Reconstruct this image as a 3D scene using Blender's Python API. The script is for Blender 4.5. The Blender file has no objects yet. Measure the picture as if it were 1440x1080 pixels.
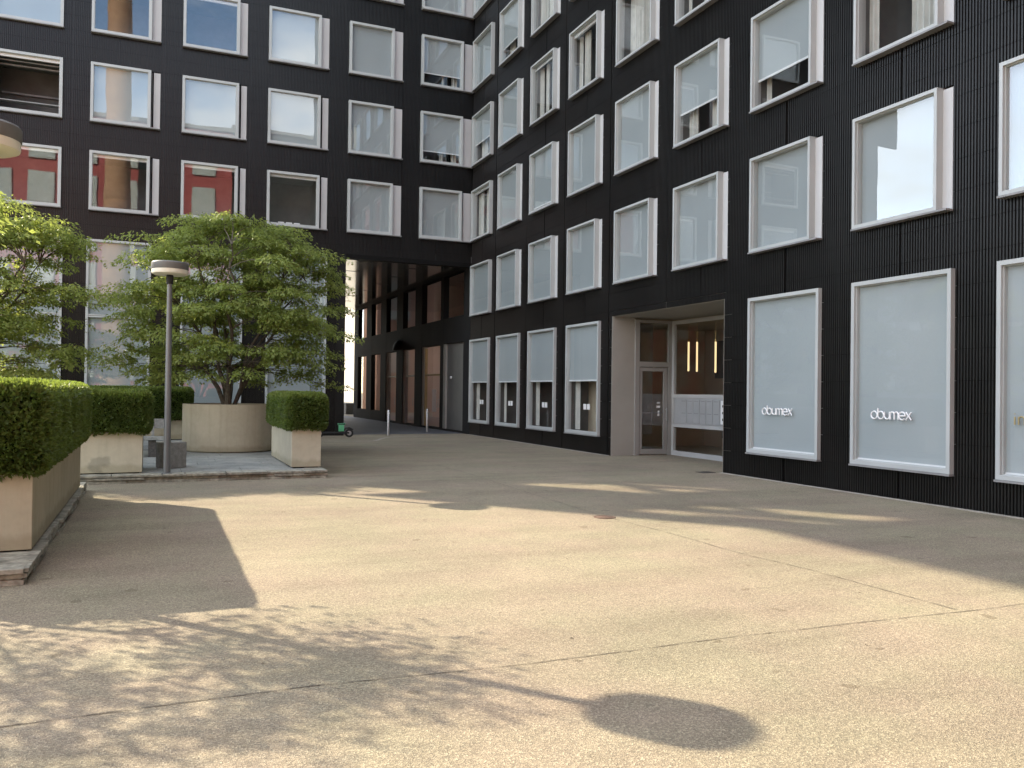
import bpy, bmesh, math, random
import numpy as np
from mathutils import Vector, Matrix
random.seed(7); RNG = np.random.default_rng(11)
sc = bpy.context.scene
COL = sc.collection
R_ = math.radians

# ------------------------------------------------------------------ measured layout (metres)
XW = 11.295          # right-hand facade plane (runs along y)
YW = 30.72           # rear-left facade plane (runs along x)
SUN_AZ = Vector((-0.636, 0.772, 0)).normalized()
SUN_EL = R_(32.0)
FLOORS = {1: (4.612, 6.538), 2: (7.51, 9.446), 3: (10.424, 12.354), 4: (13.37, 15.28), 5: (16.28, 18.19)}
RL = [30.48, 27.73, 24.96, 22.18, 19.41, 16.65, 13.88, 11.12, 8.35, 5.58, 2.81, 0.04]
GZ = (0.514, 3.678)

# ------------------------------------------------------------------ scene graph helpers
def tag(o, label=None, cat=None, group=None, kind=None):
    if label: o['label'] = label
    if cat: o['category'] = cat
    if group: o['group'] = group
    if kind: o['kind'] = kind
    return o

def empty(name, loc, label, cat, group=None, rz=0.0):
    o = bpy.data.objects.new(name, None); COL.objects.link(o)
    o.location = loc; o.rotation_euler = (0, 0, rz); o.empty_display_size = 0.2
    return tag(o, label, cat, group)

class MB:
    """collects polygons; build() links them as one mesh object"""
    def __init__(s): s.v = []; s.f = []; s.m = []
    def poly(s, pts, m=0):
        b = len(s.v); s.v += [tuple(p) for p in pts]; s.f.append(tuple(range(b, b + len(pts)))); s.m.append(m)
    def box(s, x0, x1, y0, y1, z0, z1, m=0, T=None):
        c = [(x0,y0,z0),(x1,y0,z0),(x1,y1,z0),(x0,y1,z0),(x0,y0,z1),(x1,y0,z1),(x1,y1,z1),(x0,y1,z1)]
        if T: c = [T(*p) for p in c]
        b = len(s.v); s.v += [tuple(p) for p in c]
        for q in ((0,3,2,1),(4,5,6,7),(0,1,5,4),(1,2,6,5),(2,3,7,6),(3,0,4,7)):
            s.f.append(tuple(b + i for i in q)); s.m.append(m)
    def tube(s, pts, rads, n=6, m=0, cap=True):
        pts = [Vector(p) for p in pts]
        if not isinstance(rads, (list, tuple)): rads = [rads] * len(pts)
        rings = []
        for i, p in enumerate(pts):
            d = (pts[min(i+1, len(pts)-1)] - pts[max(i-1, 0)]).normalized()
            a = d.orthogonal().normalized() if i == 0 else (pa - d * pa.dot(d)).normalized()
            pa = a; c = d.cross(a); b = len(s.v)
            for k in range(n):
                t = 2*math.pi*k/n; s.v.append(tuple(p + (a*math.cos(t) + c*math.sin(t)) * rads[i]))
            rings.append(b)
        for i in range(len(rings)-1):
            for k in range(n):
                k2 = (k+1) % n
                s.f.append((rings[i]+k, rings[i]+k2, rings[i+1]+k2, rings[i+1]+k)); s.m.append(m)
        if cap:
            s.f.append(tuple(rings[0]+k for k in reversed(range(n)))); s.m.append(m)
            s.f.append(tuple(rings[-1]+k for k in range(n))); s.m.append(m)
    def lathe(s, prof, c=(0,0,0), n=32, m=0):
        b = len(s.v)
        for r, z in prof:
            for k in range(n):
                t = 2*math.pi*k/n; s.v.append((c[0]+r*math.cos(t), c[1]+r*math.sin(t), c[2]+z))
        for i in range(len(prof)-1):
            for k in range(n):
                k2 = (k+1) % n
                s.f.append((b+i*n+k, b+i*n+k2, b+(i+1)*n+k2, b+(i+1)*n+k)); s.m.append(m)
        s.f.append(tuple(b+k for k in reversed(range(n)))); s.m.append(m)
        e = b+(len(prof)-1)*n; s.f.append(tuple(e+k for k in range(n))); s.m.append(m)
    def build(s, name, mats, parent=None, bevel=0, smooth=False, offset=None, normals=True):
        me = bpy.data.meshes.new(name)
        v = s.v if offset is None else [(p[0]-offset[0], p[1]-offset[1], p[2]-offset[2]) for p in s.v]
        me.from_pydata(v, [], s.f)
        if not isinstance(mats, (list, tuple)): mats = [mats]
        for m in mats: me.materials.append(m)
        me.polygons.foreach_set('material_index', s.m)
        if normals or bevel:
            bm = bmesh.new(); bm.from_mesh(me)
            if bevel:
                bmesh.ops.remove_doubles(bm, verts=bm.verts, dist=1e-5)
                ed = [e for e in bm.edges if len(e.link_faces) == 2 and e.calc_face_angle(0) > 0.6]
                bmesh.ops.bevel(bm, geom=ed, offset=bevel, segments=2, affect='EDGES', profile=0.6)
            bmesh.ops.recalc_face_normals(bm, faces=bm.faces)
            bm.to_mesh(me); bm.free()
        if smooth:
            me.polygons.foreach_set('use_smooth', [True]*len(me.polygons))
            try: me.set_sharp_from_angle(angle=R_(40))
            except Exception: pass
        o = bpy.data.objects.new(name, me); COL.objects.link(o)
        if offset is not None and parent is None: o.location = offset
        if parent: o.parent = parent
        return o

def copy_tree(o, parent=None):
    c = o.copy(); COL.objects.link(c)
    if parent: c.parent = parent
    for ch in list(o.children): copy_tree(ch, c)
    return c

# ------------------------------------------------------------------ materials
def newmat(name):
    m = bpy.data.materials.new(name); m.use_nodes = True
    nt = m.node_tree; nt.nodes.clear()
    out = nt.nodes.new('ShaderNodeOutputMaterial')
    return m, nt, out
def N(nt, t, **kw):
    n = nt.nodes.new(t)
    for k, v in kw.items():
        if k.startswith('i_'):
            key = k[2:]; key = int(key) if key.isdigit() else key.replace('_', ' ')
            n.inputs[key].default_value = v
        else: setattr(n, k, v)
    return n
def ramp(nt, fac, stops):
    r = N(nt, 'ShaderNodeValToRGB'); e = r.color_ramp.elements
    while len(e) < len(stops): e.new(0.5)
    for x, (p, c) in zip(e, stops): x.position = p; x.color = (*c, 1)
    nt.links.new(fac, r.inputs[0]); return r.outputs[0]
def coords(nt): return N(nt, 'ShaderNodeTexCoord').outputs['Object']
def noise(nt, vec, scale, detail=3, rough=0.55):
    n = N(nt, 'ShaderNodeTexNoise', i_Scale=scale, i_Detail=detail, i_Roughness=rough)
    nt.links.new(vec, n.inputs['Vector']); return n.outputs[0]
def mixc(nt, fac, a, b, mode='MIX'):
    m = N(nt, 'ShaderNodeMix', data_type='RGBA', blend_type=mode)
    for s, v in ((m.inputs[0], fac), (m.inputs[6], a), (m.inputs[7], b)):
        if hasattr(v, 'links'): nt.links.new(v, s)
        elif isinstance(v, tuple): s.default_value = (*v, 1)
        else: s.default_value = v
    return m.outputs[2]
def vary(name, c1, c2, scale=3.0, rough=0.6, metal=0.0, bump=0.0, bscale=60, spec=0.5, detail=4, fine=0.0):
    """principled surface whose colour wanders between c1 and c2"""
    m, nt, out = newmat(name); v = coords(nt)
    b = N(nt, 'ShaderNodeBsdfPrincipled', i_Roughness=rough, i_Metallic=metal)
    b.inputs['Specular IOR Level'].default_value = spec
    c = ramp(nt, noise(nt, v, scale, detail), [(0.3, c1), (0.7, c2)])
    if fine:
        g = ramp(nt, noise(nt, v, bscale, 2), [(0.3, (1-fine,)*3), (0.7, (1+fine*0.4,)*3)])
        c = mixc(nt, 1.0, c, g, 'MULTIPLY')
    nt.links.new(c, b.inputs['Base Color'])
    if bump:
        bp = N(nt, 'ShaderNodeBump', i_Strength=bump, i_Distance=0.01)
        nt.links.new(noise(nt, v, bscale, 4), bp.inputs['Height']); nt.links.new(bp.outputs[0], b.inputs['Normal'])
    nt.links.new(b.outputs[0], out.inputs[0]); return m

def concrete(name, c1, c2, stain=None):
    m, nt, out = newmat(name); v = coords(nt)
    b = N(nt, 'ShaderNodeBsdfPrincipled', i_Roughness=0.82); b.inputs['Specular IOR Level'].default_value = 0.3
    c = ramp(nt, noise(nt, v, 1.3, 5, 0.6), [(0.3, c1), (0.7, c2)])
    mp = N(nt, 'ShaderNodeMapping'); mp.inputs['Scale'].default_value = (7, 7, 0.5); nt.links.new(v, mp.inputs[0])
    c = mixc(nt, 1.0, c, ramp(nt, noise(nt, mp.outputs[0], 1.0, 4, 0.65), [(0.30, (0.91, 0.905, 0.89)), (0.50, (1, 1, 1)), (0.8, (1.02,)*3)]), 'MULTIPLY')
    c = mixc(nt, 1.0, c, ramp(nt, noise(nt, v, 9, 5, 0.7), [(0.30, (0.93,)*3), (0.55, (1.01,)*3)]), 'MULTIPLY')
    # splash dirt rising irregularly from the foot
    sx = N(nt, 'ShaderNodeSeparateXYZ'); nt.links.new(v, sx.inputs[0])
    ad = N(nt, 'ShaderNodeMath', operation='MULTIPLY_ADD', i_1=-0.22); nt.links.new(noise(nt, v, 4.0, 4), ad.inputs[0]); nt.links.new(sx.outputs[2], ad.inputs[2])
    c = mixc(nt, 1.0, c, ramp(nt, ad.outputs[0], [(0.0, (0.80, 0.79, 0.75)), (0.07, (1, 1, 1))]), 'MULTIPLY')
    if stain:
        di = N(nt, 'ShaderNodeVectorMath', operation='DISTANCE'); di.inputs[1].default_value = stain
        nv = N(nt, 'ShaderNodeTexNoise', i_Scale=5.0, i_Detail=3.0); nt.links.new(v, nv.inputs['Vector'])
        mv = N(nt, 'ShaderNodeVectorMath', operation='MULTIPLY_ADD'); mv.inputs[1].default_value = (0.34, 0.0, 0.30); nt.links.new(nv.outputs['Color'], mv.inputs[0]); nt.links.new(v, mv.inputs[2])
        nt.links.new(mv.outputs[0], di.inputs[0])
        c = mixc(nt, 1.0, c, ramp(nt, di.outputs['Value'], [(0.13, (0.70, 0.71, 0.72)), (0.19, (1, 1, 1))]), 'MULTIPLY')
    nt.links.new(c, b.inputs['Base Color'])
    bp = N(nt, 'ShaderNodeBump', i_Strength=0.15, i_Distance=0.01); nt.links.new(noise(nt, v, 45, 4), bp.inputs['Height']); nt.links.new(bp.outputs[0], b.inputs['Normal'])
    nt.links.new(b.outputs[0], out.inputs[0]); return m

def glass_mat(name, ior, tint=(0.82, 0.88, 0.88), wav=0.0):
    m, nt, out = newmat(name)
    tr = N(nt, 'ShaderNodeBsdfTransparent'); tr.inputs[0].default_value = (*tint, 1)
    gl = N(nt, 'ShaderNodeBsdfGlossy'); gl.inputs['Roughness'].default_value = 0.0
    gl.inputs[0].default_value = (0.93, 0.97, 1.0, 1)
    fr = N(nt, 'ShaderNodeFresnel')
    ge = N(nt, 'ShaderNodeNewGeometry')          # a thin pane reflects alike from both sides
    io = N(nt, 'ShaderNodeMix', data_type='FLOAT'); io.inputs[2].default_value = ior; io.inputs[3].default_value = 1.0/ior
    nt.links.new(ge.outputs['Backfacing'], io.inputs[0]); nt.links.new(io.outputs[0], fr.inputs['IOR'])
    if wav:
        bp = N(nt, 'ShaderNodeBump', i_Strength=1.0, i_Distance=wav)
        nt.links.new(noise(nt, coords(nt), 0.9, 1), bp.inputs['Height'])
        nt.links.new(bp.outputs[0], gl.inputs['Normal'])
    mx = N(nt, 'ShaderNodeMixShader')
    nt.links.new(fr.outputs[0], mx.inputs[0]); nt.links.new(tr.outputs[0], mx.inputs[1]); nt.links.new(gl.outputs[0], mx.inputs[2])
    nt.links.new(mx.outputs[0], out.inputs[0]); return m

def leaf_mat(name, dark, mid, light, trans, tw=0.45, rough=0.45):
    m, nt, out = newmat(name)
    at = N(nt, 'ShaderNodeAttribute', attribute_name='tone')
    c = ramp(nt, at.outputs['Fac'], [(0.0, dark), (0.55, mid), (1.0, light)])
    b = N(nt, 'ShaderNodeBsdfPrincipled', i_Roughness=rough); b.inputs['Specular IOR Level'].default_value = 0.35
    nt.links.new(c, b.inputs['Base Color'])
    t = N(nt, 'ShaderNodeBsdfTranslucent')
    nt.links.new(mixc(nt, 0.6, c, trans), t.inputs[0])
    mx = N(nt, 'ShaderNodeMixShader'); mx.inputs[0].default_value = tw
    nt.links.new(b.outputs[0], mx.inputs[1]); nt.links.new(t.outputs[0], mx.inputs[2])
    nt.links.new(mx.outputs[0], out.inputs[0]); return m

def emit_mat(name, c, s):
    m, nt, out = newmat(name); e = N(nt, 'ShaderNodeEmission', i_Strength=s); e.inputs[0].default_value = (*c, 1)
    nt.links.new(e.outputs[0], out.inputs[0]); return m

def asphalt_mat():
    m, nt, out = newmat('exposed_aggregate_asphalt'); v = coords(nt)
    b = N(nt, 'ShaderNodeBsdfPrincipled'); b.inputs['Specular IOR Level'].default_value = 0.3
    vor = N(nt, 'ShaderNodeTexVoronoi', i_Scale=125.0); nt.links.new(v, vor.inputs['Vector'])
    vor.inputs['Randomness'].default_value = 1.0
    sep = N(nt, 'ShaderNodeSeparateColor'); nt.links.new(vor.outputs['Color'], sep.inputs[0])
    grain = ramp(nt, sep.outputs[0], [(0.0, (0.175, 0.153, 0.118)), (0.45, (0.238, 0.203, 0.150)), (0.8, (0.315, 0.270, 0.198)), (1.0, (0.40, 0.355, 0.265))])
    big = ramp(nt, noise(nt, v, 0.33, 4, 0.6), [(0.3, (0.84, 0.83, 0.82)), (0.7, (1.08, 1.07, 1.04))])
    mid = ramp(nt, noise(nt, v, 2.3, 4, 0.65), [(0.3, (0.93,)*3), (0.7, (1.05,)*3)])
    fine = ramp(nt, noise(nt, v, 38, 3, 0.7), [(0.3, (0.86,)*3), (0.7, (1.10,)*3)])
    c = mixc(nt, 1.0, grain, big, 'MULTIPLY'); c = mixc(nt, 1.0, c, mid, 'MULTIPLY'); c = mixc(nt, 1.0, c, fine, 'MULTIPLY')
    hue = ramp(nt, noise(nt, v, 0.75, 3, 0.6), [(0.36, (0.97, 1.0, 0.95)), (0.64, (1.035, 0.985, 1.0))]); c = mixc(nt, 1.0, c, hue, 'MULTIPLY')
    # faint wheel / sweeping streaks and old stains
    st = N(nt, 'ShaderNodeMapping'); st.inputs['Rotation'].default_value = (0, 0, 0.55); st.inputs['Scale'].default_value = (0.25, 1.6, 1)
    nt.links.new(v, st.inputs['Vector'])
    sk = ramp(nt, noise(nt, st.outputs[0], 1.0, 3, 0.6), [(0.36, (0.90, 0.89, 0.89)), (0.56, (1.03,)*3)])
    c = mixc(nt, 0.9, c, sk, 'MULTIPLY')
    spots = ramp(nt, noise(nt, v, 4.1, 1, 0.4), [(0.735, (1,)*3), (0.76, (0.72, 0.70, 0.68))])
    c = mixc(nt, 1.0, c, spots, 'MULTIPLY')
    nt.links.new(c, b.inputs['Base Color'])
    b.inputs['Roughness'].default_value = 0.85
    bp = N(nt, 'ShaderNodeBump', i_Strength=0.55, i_Distance=0.006)
    nt.links.new(vor.outputs['Distance'], bp.inputs['Height'])
    bp2 = N(nt, 'ShaderNodeBump', i_Strength=0.35, i_Distance=0.05)
    nt.links.new(noise(nt, v, 0.9, 3), bp2.inputs['Height']); nt.links.new(bp2.outputs[0], bp.inputs['Normal'])
    nt.links.new(bp.outputs[0], b.inputs['Normal'])
    nt.links.new(b.outputs[0], out.inputs[0]); return m

def brick_mat():
    m, nt, out = newmat('chimney_brick'); v = coords(nt)
    b = N(nt, 'ShaderNodeBsdfPrincipled', i_Roughness=0.85)
    c = ramp(nt, noise(nt, v, 1.3, 5), [(0.3, (0.33, 0.19, 0.11)), (0.7, (0.47, 0.29, 0.18))])
    sx = N(nt, 'ShaderNodeSeparateXYZ'); nt.links.new(v, sx.inputs[0])
    w = N(nt, 'ShaderNodeMath', operation='FRACT'); w2 = N(nt, 'ShaderNodeMath', operation='MULTIPLY', i_1=0.19)
    nt.links.new(sx.outputs[2], w2.inputs[0]); nt.links.new(w2.outputs[0], w.inputs[0])
    band = ramp(nt, w.outputs[0], [(0.0, (0.75, 0.72, 0.6)), (0.06, (1, 1, 1)), (0.93, (1, 1, 1)), (1.0, (1.25, 1.2, 1.1))])
    nt.links.new(mixc(nt, 1.0, c, band, 'MULTIPLY'), b.inputs['Base Color'])
    nt.links.new(b.outputs[0], out.inputs[0]); return m

MAT = {}
MAT['clad'] = vary('black_ribbed_metal', (0.0065, 0.0065, 0.0063), (0.012, 0.0117, 0.0112), 0.7, rough=0.36, spec=0.36, detail=3)
MAT['matt'] = vary('matt_black_metal', (0.010, 0.0105, 0.012), (0.016,)*3, 0.7, rough=0.75, spec=0.2)
MAT['black'] = vary('black_backing', (0.006,)*3, (0.010,)*3, 2, rough=0.6, spec=0.3)
MAT['white'] = vary('pale_window_metal', (0.41, 0.435, 0.43), (0.47, 0.49, 0.485), 1.2, rough=0.35, spec=0.5)
MAT['panel'] = vary('pale_reveal_panel', (0.47, 0.47, 0.465), (0.53, 0.53, 0.525), 0.8, rough=0.5)
MAT['sill'] = vary('grey_sill_metal', (0.20, 0.20, 0.20), (0.28, 0.28, 0.28), 3, rough=0.45)
MAT['blind'] = vary('pale_blind_fabric', (0.335, 0.368, 0.378), (0.375, 0.405, 0.413), 0.5, rough=0.8, spec=0.2, detail=2)
MAT['bar'] = vary('blind_bar', (0.72,)*3, (0.78,)*3, 3, rough=0.4)
MAT['glass'] = glass_mat('window_glass', 2.0, (0.96, 0.98, 0.98), wav=0.0012)
MAT['glassflat'] = glass_mat('shop_glass', 1.50, (0.97, 0.99, 0.99), wav=0.0008)
MAT['passglass'] = glass_mat('passage_glass', 2.5, (0.9, 0.92, 0.92), wav=0.0008)
MAT['gapglass'] = glass_mat('tinted_sun_gap_glass', 1.8, (0.80, 0.80, 0.78))  # tint dims the sun patches let through the added gaps
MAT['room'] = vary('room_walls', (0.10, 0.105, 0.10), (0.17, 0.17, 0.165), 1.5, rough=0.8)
MAT['curtain'] = vary('net_curtain', (0.46, 0.46, 0.43), (0.58, 0.57, 0.53), 4, rough=0.9, spec=0.1)
MAT['beige'] = vary('beige_lining', (0.29, 0.28, 0.25), (0.35, 0.335, 0.30), 1.0, rough=0.6)
MAT['lobby'] = vary('lobby_plaster', (0.42, 0.35, 0.26), (0.50, 0.43, 0.33), 1.0, rough=0.8)
MAT['terra'] = vary('terracotta_render', (0.42, 0.20, 0.15), (0.52, 0.27, 0.20), 0.8, rough=0.85)
MAT['pink'] = vary('pale_terracotta_render', (0.56, 0.33, 0.26), (0.64, 0.40, 0.32), 0.8, rough=0.85)
MAT['mauve'] = vary('dusty_pink_plaster', (0.58, 0.45, 0.40), (0.66, 0.53, 0.48), 0.8, rough=0.85)
MAT['frame3'] = vary('pale_lobby_metal', (0.37, 0.37, 0.365), (0.42, 0.42, 0.415), 1.0, rough=0.45)
MAT['frame2'] = vary('grey_door_metal', (0.25, 0.245, 0.23), (0.30, 0.295, 0.28), 1.0, rough=0.45)
MAT['ceil'] = vary('polished_soffit_metal', (0.36, 0.37, 0.37), (0.42, 0.43, 0.43), 0.6, rough=0.12, metal=0.45)
MAT['greydoor'] = vary('grey_door_paint', (0.12, 0.125, 0.12), (0.15, 0.15, 0.145), 1.5, rough=0.5)
MAT['wood'] = vary('ochre_door_frame', (0.30, 0.22, 0.10), (0.38, 0.28, 0.13), 6, rough=0.55)
MAT['asphalt'] = asphalt_mat()
MAT['crack'] = vary('joint_tar', (0.065, 0.054, 0.042), (0.15, 0.13, 0.10), 9, rough=0.9)
MAT['lightjoint'] = vary('pale_joint', (0.27, 0.25, 0.21), (0.38, 0.35, 0.30), 5, rough=0.9)
MAT['iron'] = vary('cast_iron', (0.05, 0.048, 0.044), (0.11, 0.10, 0.09), 20, rough=0.6, metal=0.3, bump=0.4, bscale=90)
MAT['rust'] = vary('rusty_iron', (0.07, 0.04, 0.03), (0.13, 0.08, 0.06), 20, rough=0.7, bump=0.4, bscale=90)
MAT['conc'] = concrete('cream_precast_concrete', (0.46, 0.42, 0.32), (0.55, 0.51, 0.40))
MAT['concstain'] = concrete('stained_cream_concrete', (0.46, 0.42, 0.32), (0.55, 0.51, 0.40), stain=(0.30, -0.56, 0.32))
MAT['conc2'] = concrete('tan_precast_concrete', (0.38, 0.34, 0.25), (0.47, 0.425, 0.32))
MAT['stone'] = vary('layered_quarry_stone', (0.20, 0.19, 0.155), (0.46, 0.435, 0.355), 5.5, rough=0.85, bump=0.8, bscale=16, fine=0.35)
MAT['slab'] = vary('blue_grey_stone_slab', (0.19, 0.20, 0.19), (0.36, 0.36, 0.335), 1.9, rough=0.75, bump=0.35, bscale=22, fine=0.25, detail=7)
MAT['cube'] = vary('grey_granite', (0.20, 0.20, 0.185), (0.31, 0.31, 0.29), 14, rough=0.8, bump=0.3, bscale=70, fine=0.25)
MAT['pole'] = vary('grey_lamp_paint', (0.13, 0.135, 0.14), (0.17, 0.175, 0.18), 2.5, rough=0.4, metal=0.2)
MAT['cap'] = vary('dark_lamp_cap', (0.125, 0.123, 0.118), (0.165, 0.162, 0.155), 2.5, rough=0.5)
MAT['opal'] = vary('opal_diffuser', (0.74, 0.70, 0.58), (0.80, 0.76, 0.64), 2, rough=0.35)
MAT['steel'] = vary('brushed_steel', (0.42,)*3, (0.52,)*3, 9, rough=0.35, metal=0.7)
MAT['bark'] = vary('maple_bark', (0.055, 0.045, 0.034), (0.14, 0.12, 0.095), 14, rough=0.9, bump=0.5, bscale=40)
MAT['soil'] = vary('planter_soil', (0.03, 0.024, 0.017), (0.07, 0.055, 0.04), 12, rough=1.0, bump=0.8, bscale=25)
MAT['maple'] = leaf_mat('maple_leaf', (0.160, 0.210, 0.062), (0.255, 0.315, 0.092), (0.345, 0.395, 0.125), (0.46, 0.52, 0.10), 0.55)
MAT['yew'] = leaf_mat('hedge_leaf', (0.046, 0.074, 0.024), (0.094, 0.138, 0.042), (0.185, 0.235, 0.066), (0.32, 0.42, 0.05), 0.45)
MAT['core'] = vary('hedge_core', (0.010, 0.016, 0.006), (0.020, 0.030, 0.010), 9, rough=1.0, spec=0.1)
MAT['red'] = vary('red_cladding', (0.36, 0.075, 0.078), (0.42, 0.098, 0.098), 0.6, rough=0.5)
MAT['brick'] = brick_mat()
MAT['plaster'] = vary('white_render', (0.44, 0.43, 0.40), (0.50, 0.49, 0.46), 0.5, rough=0.85)
MAT['greyroof'] = vary('grey_render', (0.26, 0.27, 0.28), (0.34, 0.35, 0.36), 0.5, rough=0.8)
MAT['slate'] = vary('dark_slate_cladding', (0.035, 0.04, 0.042), (0.06, 0.065, 0.068), 0.3, rough=0.5)
MAT['rubber'] = vary('black_rubber', (0.012,)*3, (0.022,)*3, 20, rough=0.75)
MAT['green'] = vary('mint_green_plastic', (0.10, 0.42, 0.20), (0.16, 0.52, 0.28), 6, rough=0.4)
MAT['letter'] = vary('white_letter_acrylic', (0.80,)*3, (0.84,)*3, 5, rough=0.35)
MAT['gold'] = vary('gold_letter_film', (0.36, 0.29, 0.14), (0.44, 0.36, 0.19), 5, rough=0.4, metal=0.4)
MAT['sticker'] = vary('white_sticker', (0.72,)*3, (0.80,)*3, 30, rough=0.5)
MAT['brass'] = vary('brass', (0.50, 0.34, 0.12), (0.60, 0.42, 0.18), 5, rough=0.3, metal=0.9)
MAT['glow'] = emit_mat('warm_lamp_glow', (1.0, 0.74, 0.38), 0.30)
MAT['striplight'] = emit_mat('strip_light', (1.0, 0.88, 0.74), 2.2)
MAT['dark'] = vary('dark_picture', (0.015, 0.014, 0.014), (0.05, 0.045, 0.04), 3, rough=0.4)
MAT['mail'] = vary('mailbox_aluminium', (0.38, 0.39, 0.40), (0.44, 0.45, 0.46), 2, rough=0.4, metal=0.3)

# ------------------------------------------------------------------ office building
office = empty('office_building', (XW, YW, 0), 'black ribbed metal office building with white framed windows round an inner corner', 'building')
OFF = Vector((XW, YW, 0))
def part(mb, name, mats, parent=office, **kw):
    """world-space geometry -> child of the building (or of one of its parts, which sit at the same origin)"""
    return mb.build(name, mats, parent, offset=OFF, **kw)

def TR(yL):  # local (s to the right, z, d outward) -> world on the right-hand facade
    return lambda s, z, d: (XW - d, yL - s, z)
def TL(xL):
    return lambda s, z, d: (xL + s, YW - d, z)

def cladding(T, s0, s1, ztop, openings, joints, seam_off=0.0, pitch=0.052):
    """ribbed sheet-metal panels round the openings; T maps (s,z,d)"""
    mb = MB()
    us = sorted({round(u, 4) for u in [s0, s1] + [o[0] for o in openings] + [o[1] for o in openings] if s0 <= u <= s1})
    zs = sorted({0.0, ztop} | {round(z, 4) for o in openings for z in o[2:] if 0 <= z <= ztop})
    seam = 0.487
    for a, b in zip(us, us[1:]):
        if b - a < 0.003: continue
        z = 0; runs = []
        for z0, z1 in zip(zs, zs[1:]):
            c = ((a+b)/2, (z0+z1)/2)
            if any(o[0] < c[0] < o[1] and o[2] < c[1] < o[3] for o in openings): continue
            if runs and abs(runs[-1][1] - z0) < 1e-6: runs[-1][1] = z1
            else: runs.append([z0, z1])
        # profile along s (ribs stand 22 mm proud)
        prof = []
        k = math.floor(a / pitch)
        pts = []
        while k*pitch < b + pitch:
            base = k*pitch
            for off, d in ((0.0, -0.022), (0.017, -0.022), (0.022, 0.0), (0.047, 0.0)):
                pts.append((base + off, d))
            k += 1
        def dep(u):
            for (u0, d0), (u1, d1) in zip(pts, pts[1:]):
                if u0 <= u <= u1: return d0 + (d1-d0)*(u-u0)/max(u1-u0, 1e-9)
            return 0.0
        prof = [(a, dep(a))] + [p for p in pts if a + 1e-4 < p[0] < b - 1e-4] + [(b, dep(b))]
        for z0, z1 in runs:
            mb.poly([T(a, z0, -0.05), T(b, z0, -0.05), T(b, z1, -0.05), T(a, z1, -0.05)], 1)
            cuts = [z0]; q = math.ceil((z0 - seam_off)/seam)*seam + seam_off
            while q < z1 - 0.02:
                if q > z0 + 0.02: cuts.append(q)
                q += seam
            cuts.append(z1)
            for i, (c0, c1) in enumerate(zip(cuts, cuts[1:])):
                lo = c0 + (0.004 if i else 0); hi = c1 - (0.004 if i < len(cuts)-2 else 0)
                for (u0, d0), (u1, d1) in zip(prof, prof[1:]):
                    um = (u0+u1)/2
                    if any(abs(um - j) < 0.011 for j in joints): d0 = d1 = -0.016
                    mb.poly([T(u0, lo, d0), T(u1, lo, d1), T(u1, hi, d1), T(u0, hi, d0)], 0)
    return mb

def curtain_mesh(T, s0, s1, z0, z1, d, amp=0.035, wl=0.11):
    mb = MB(); n = max(6, int((s1-s0)/0.02))
    ph = random.uniform(0, 6)
    pr = [(s0+(s1-s0)*i/n, d + amp*math.sin(ph + 2*math.pi*(s1-s0)*i/n/wl + 0.8*math.sin(i*0.37))) for i in range(n+1)]
    for (a, da), (b, db) in zip(pr, pr[1:]):
        mb.poly([T(a, z0, da), T(b, z0, db), T(b, z1, db), T(a, z1, da)])
    return mb

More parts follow.
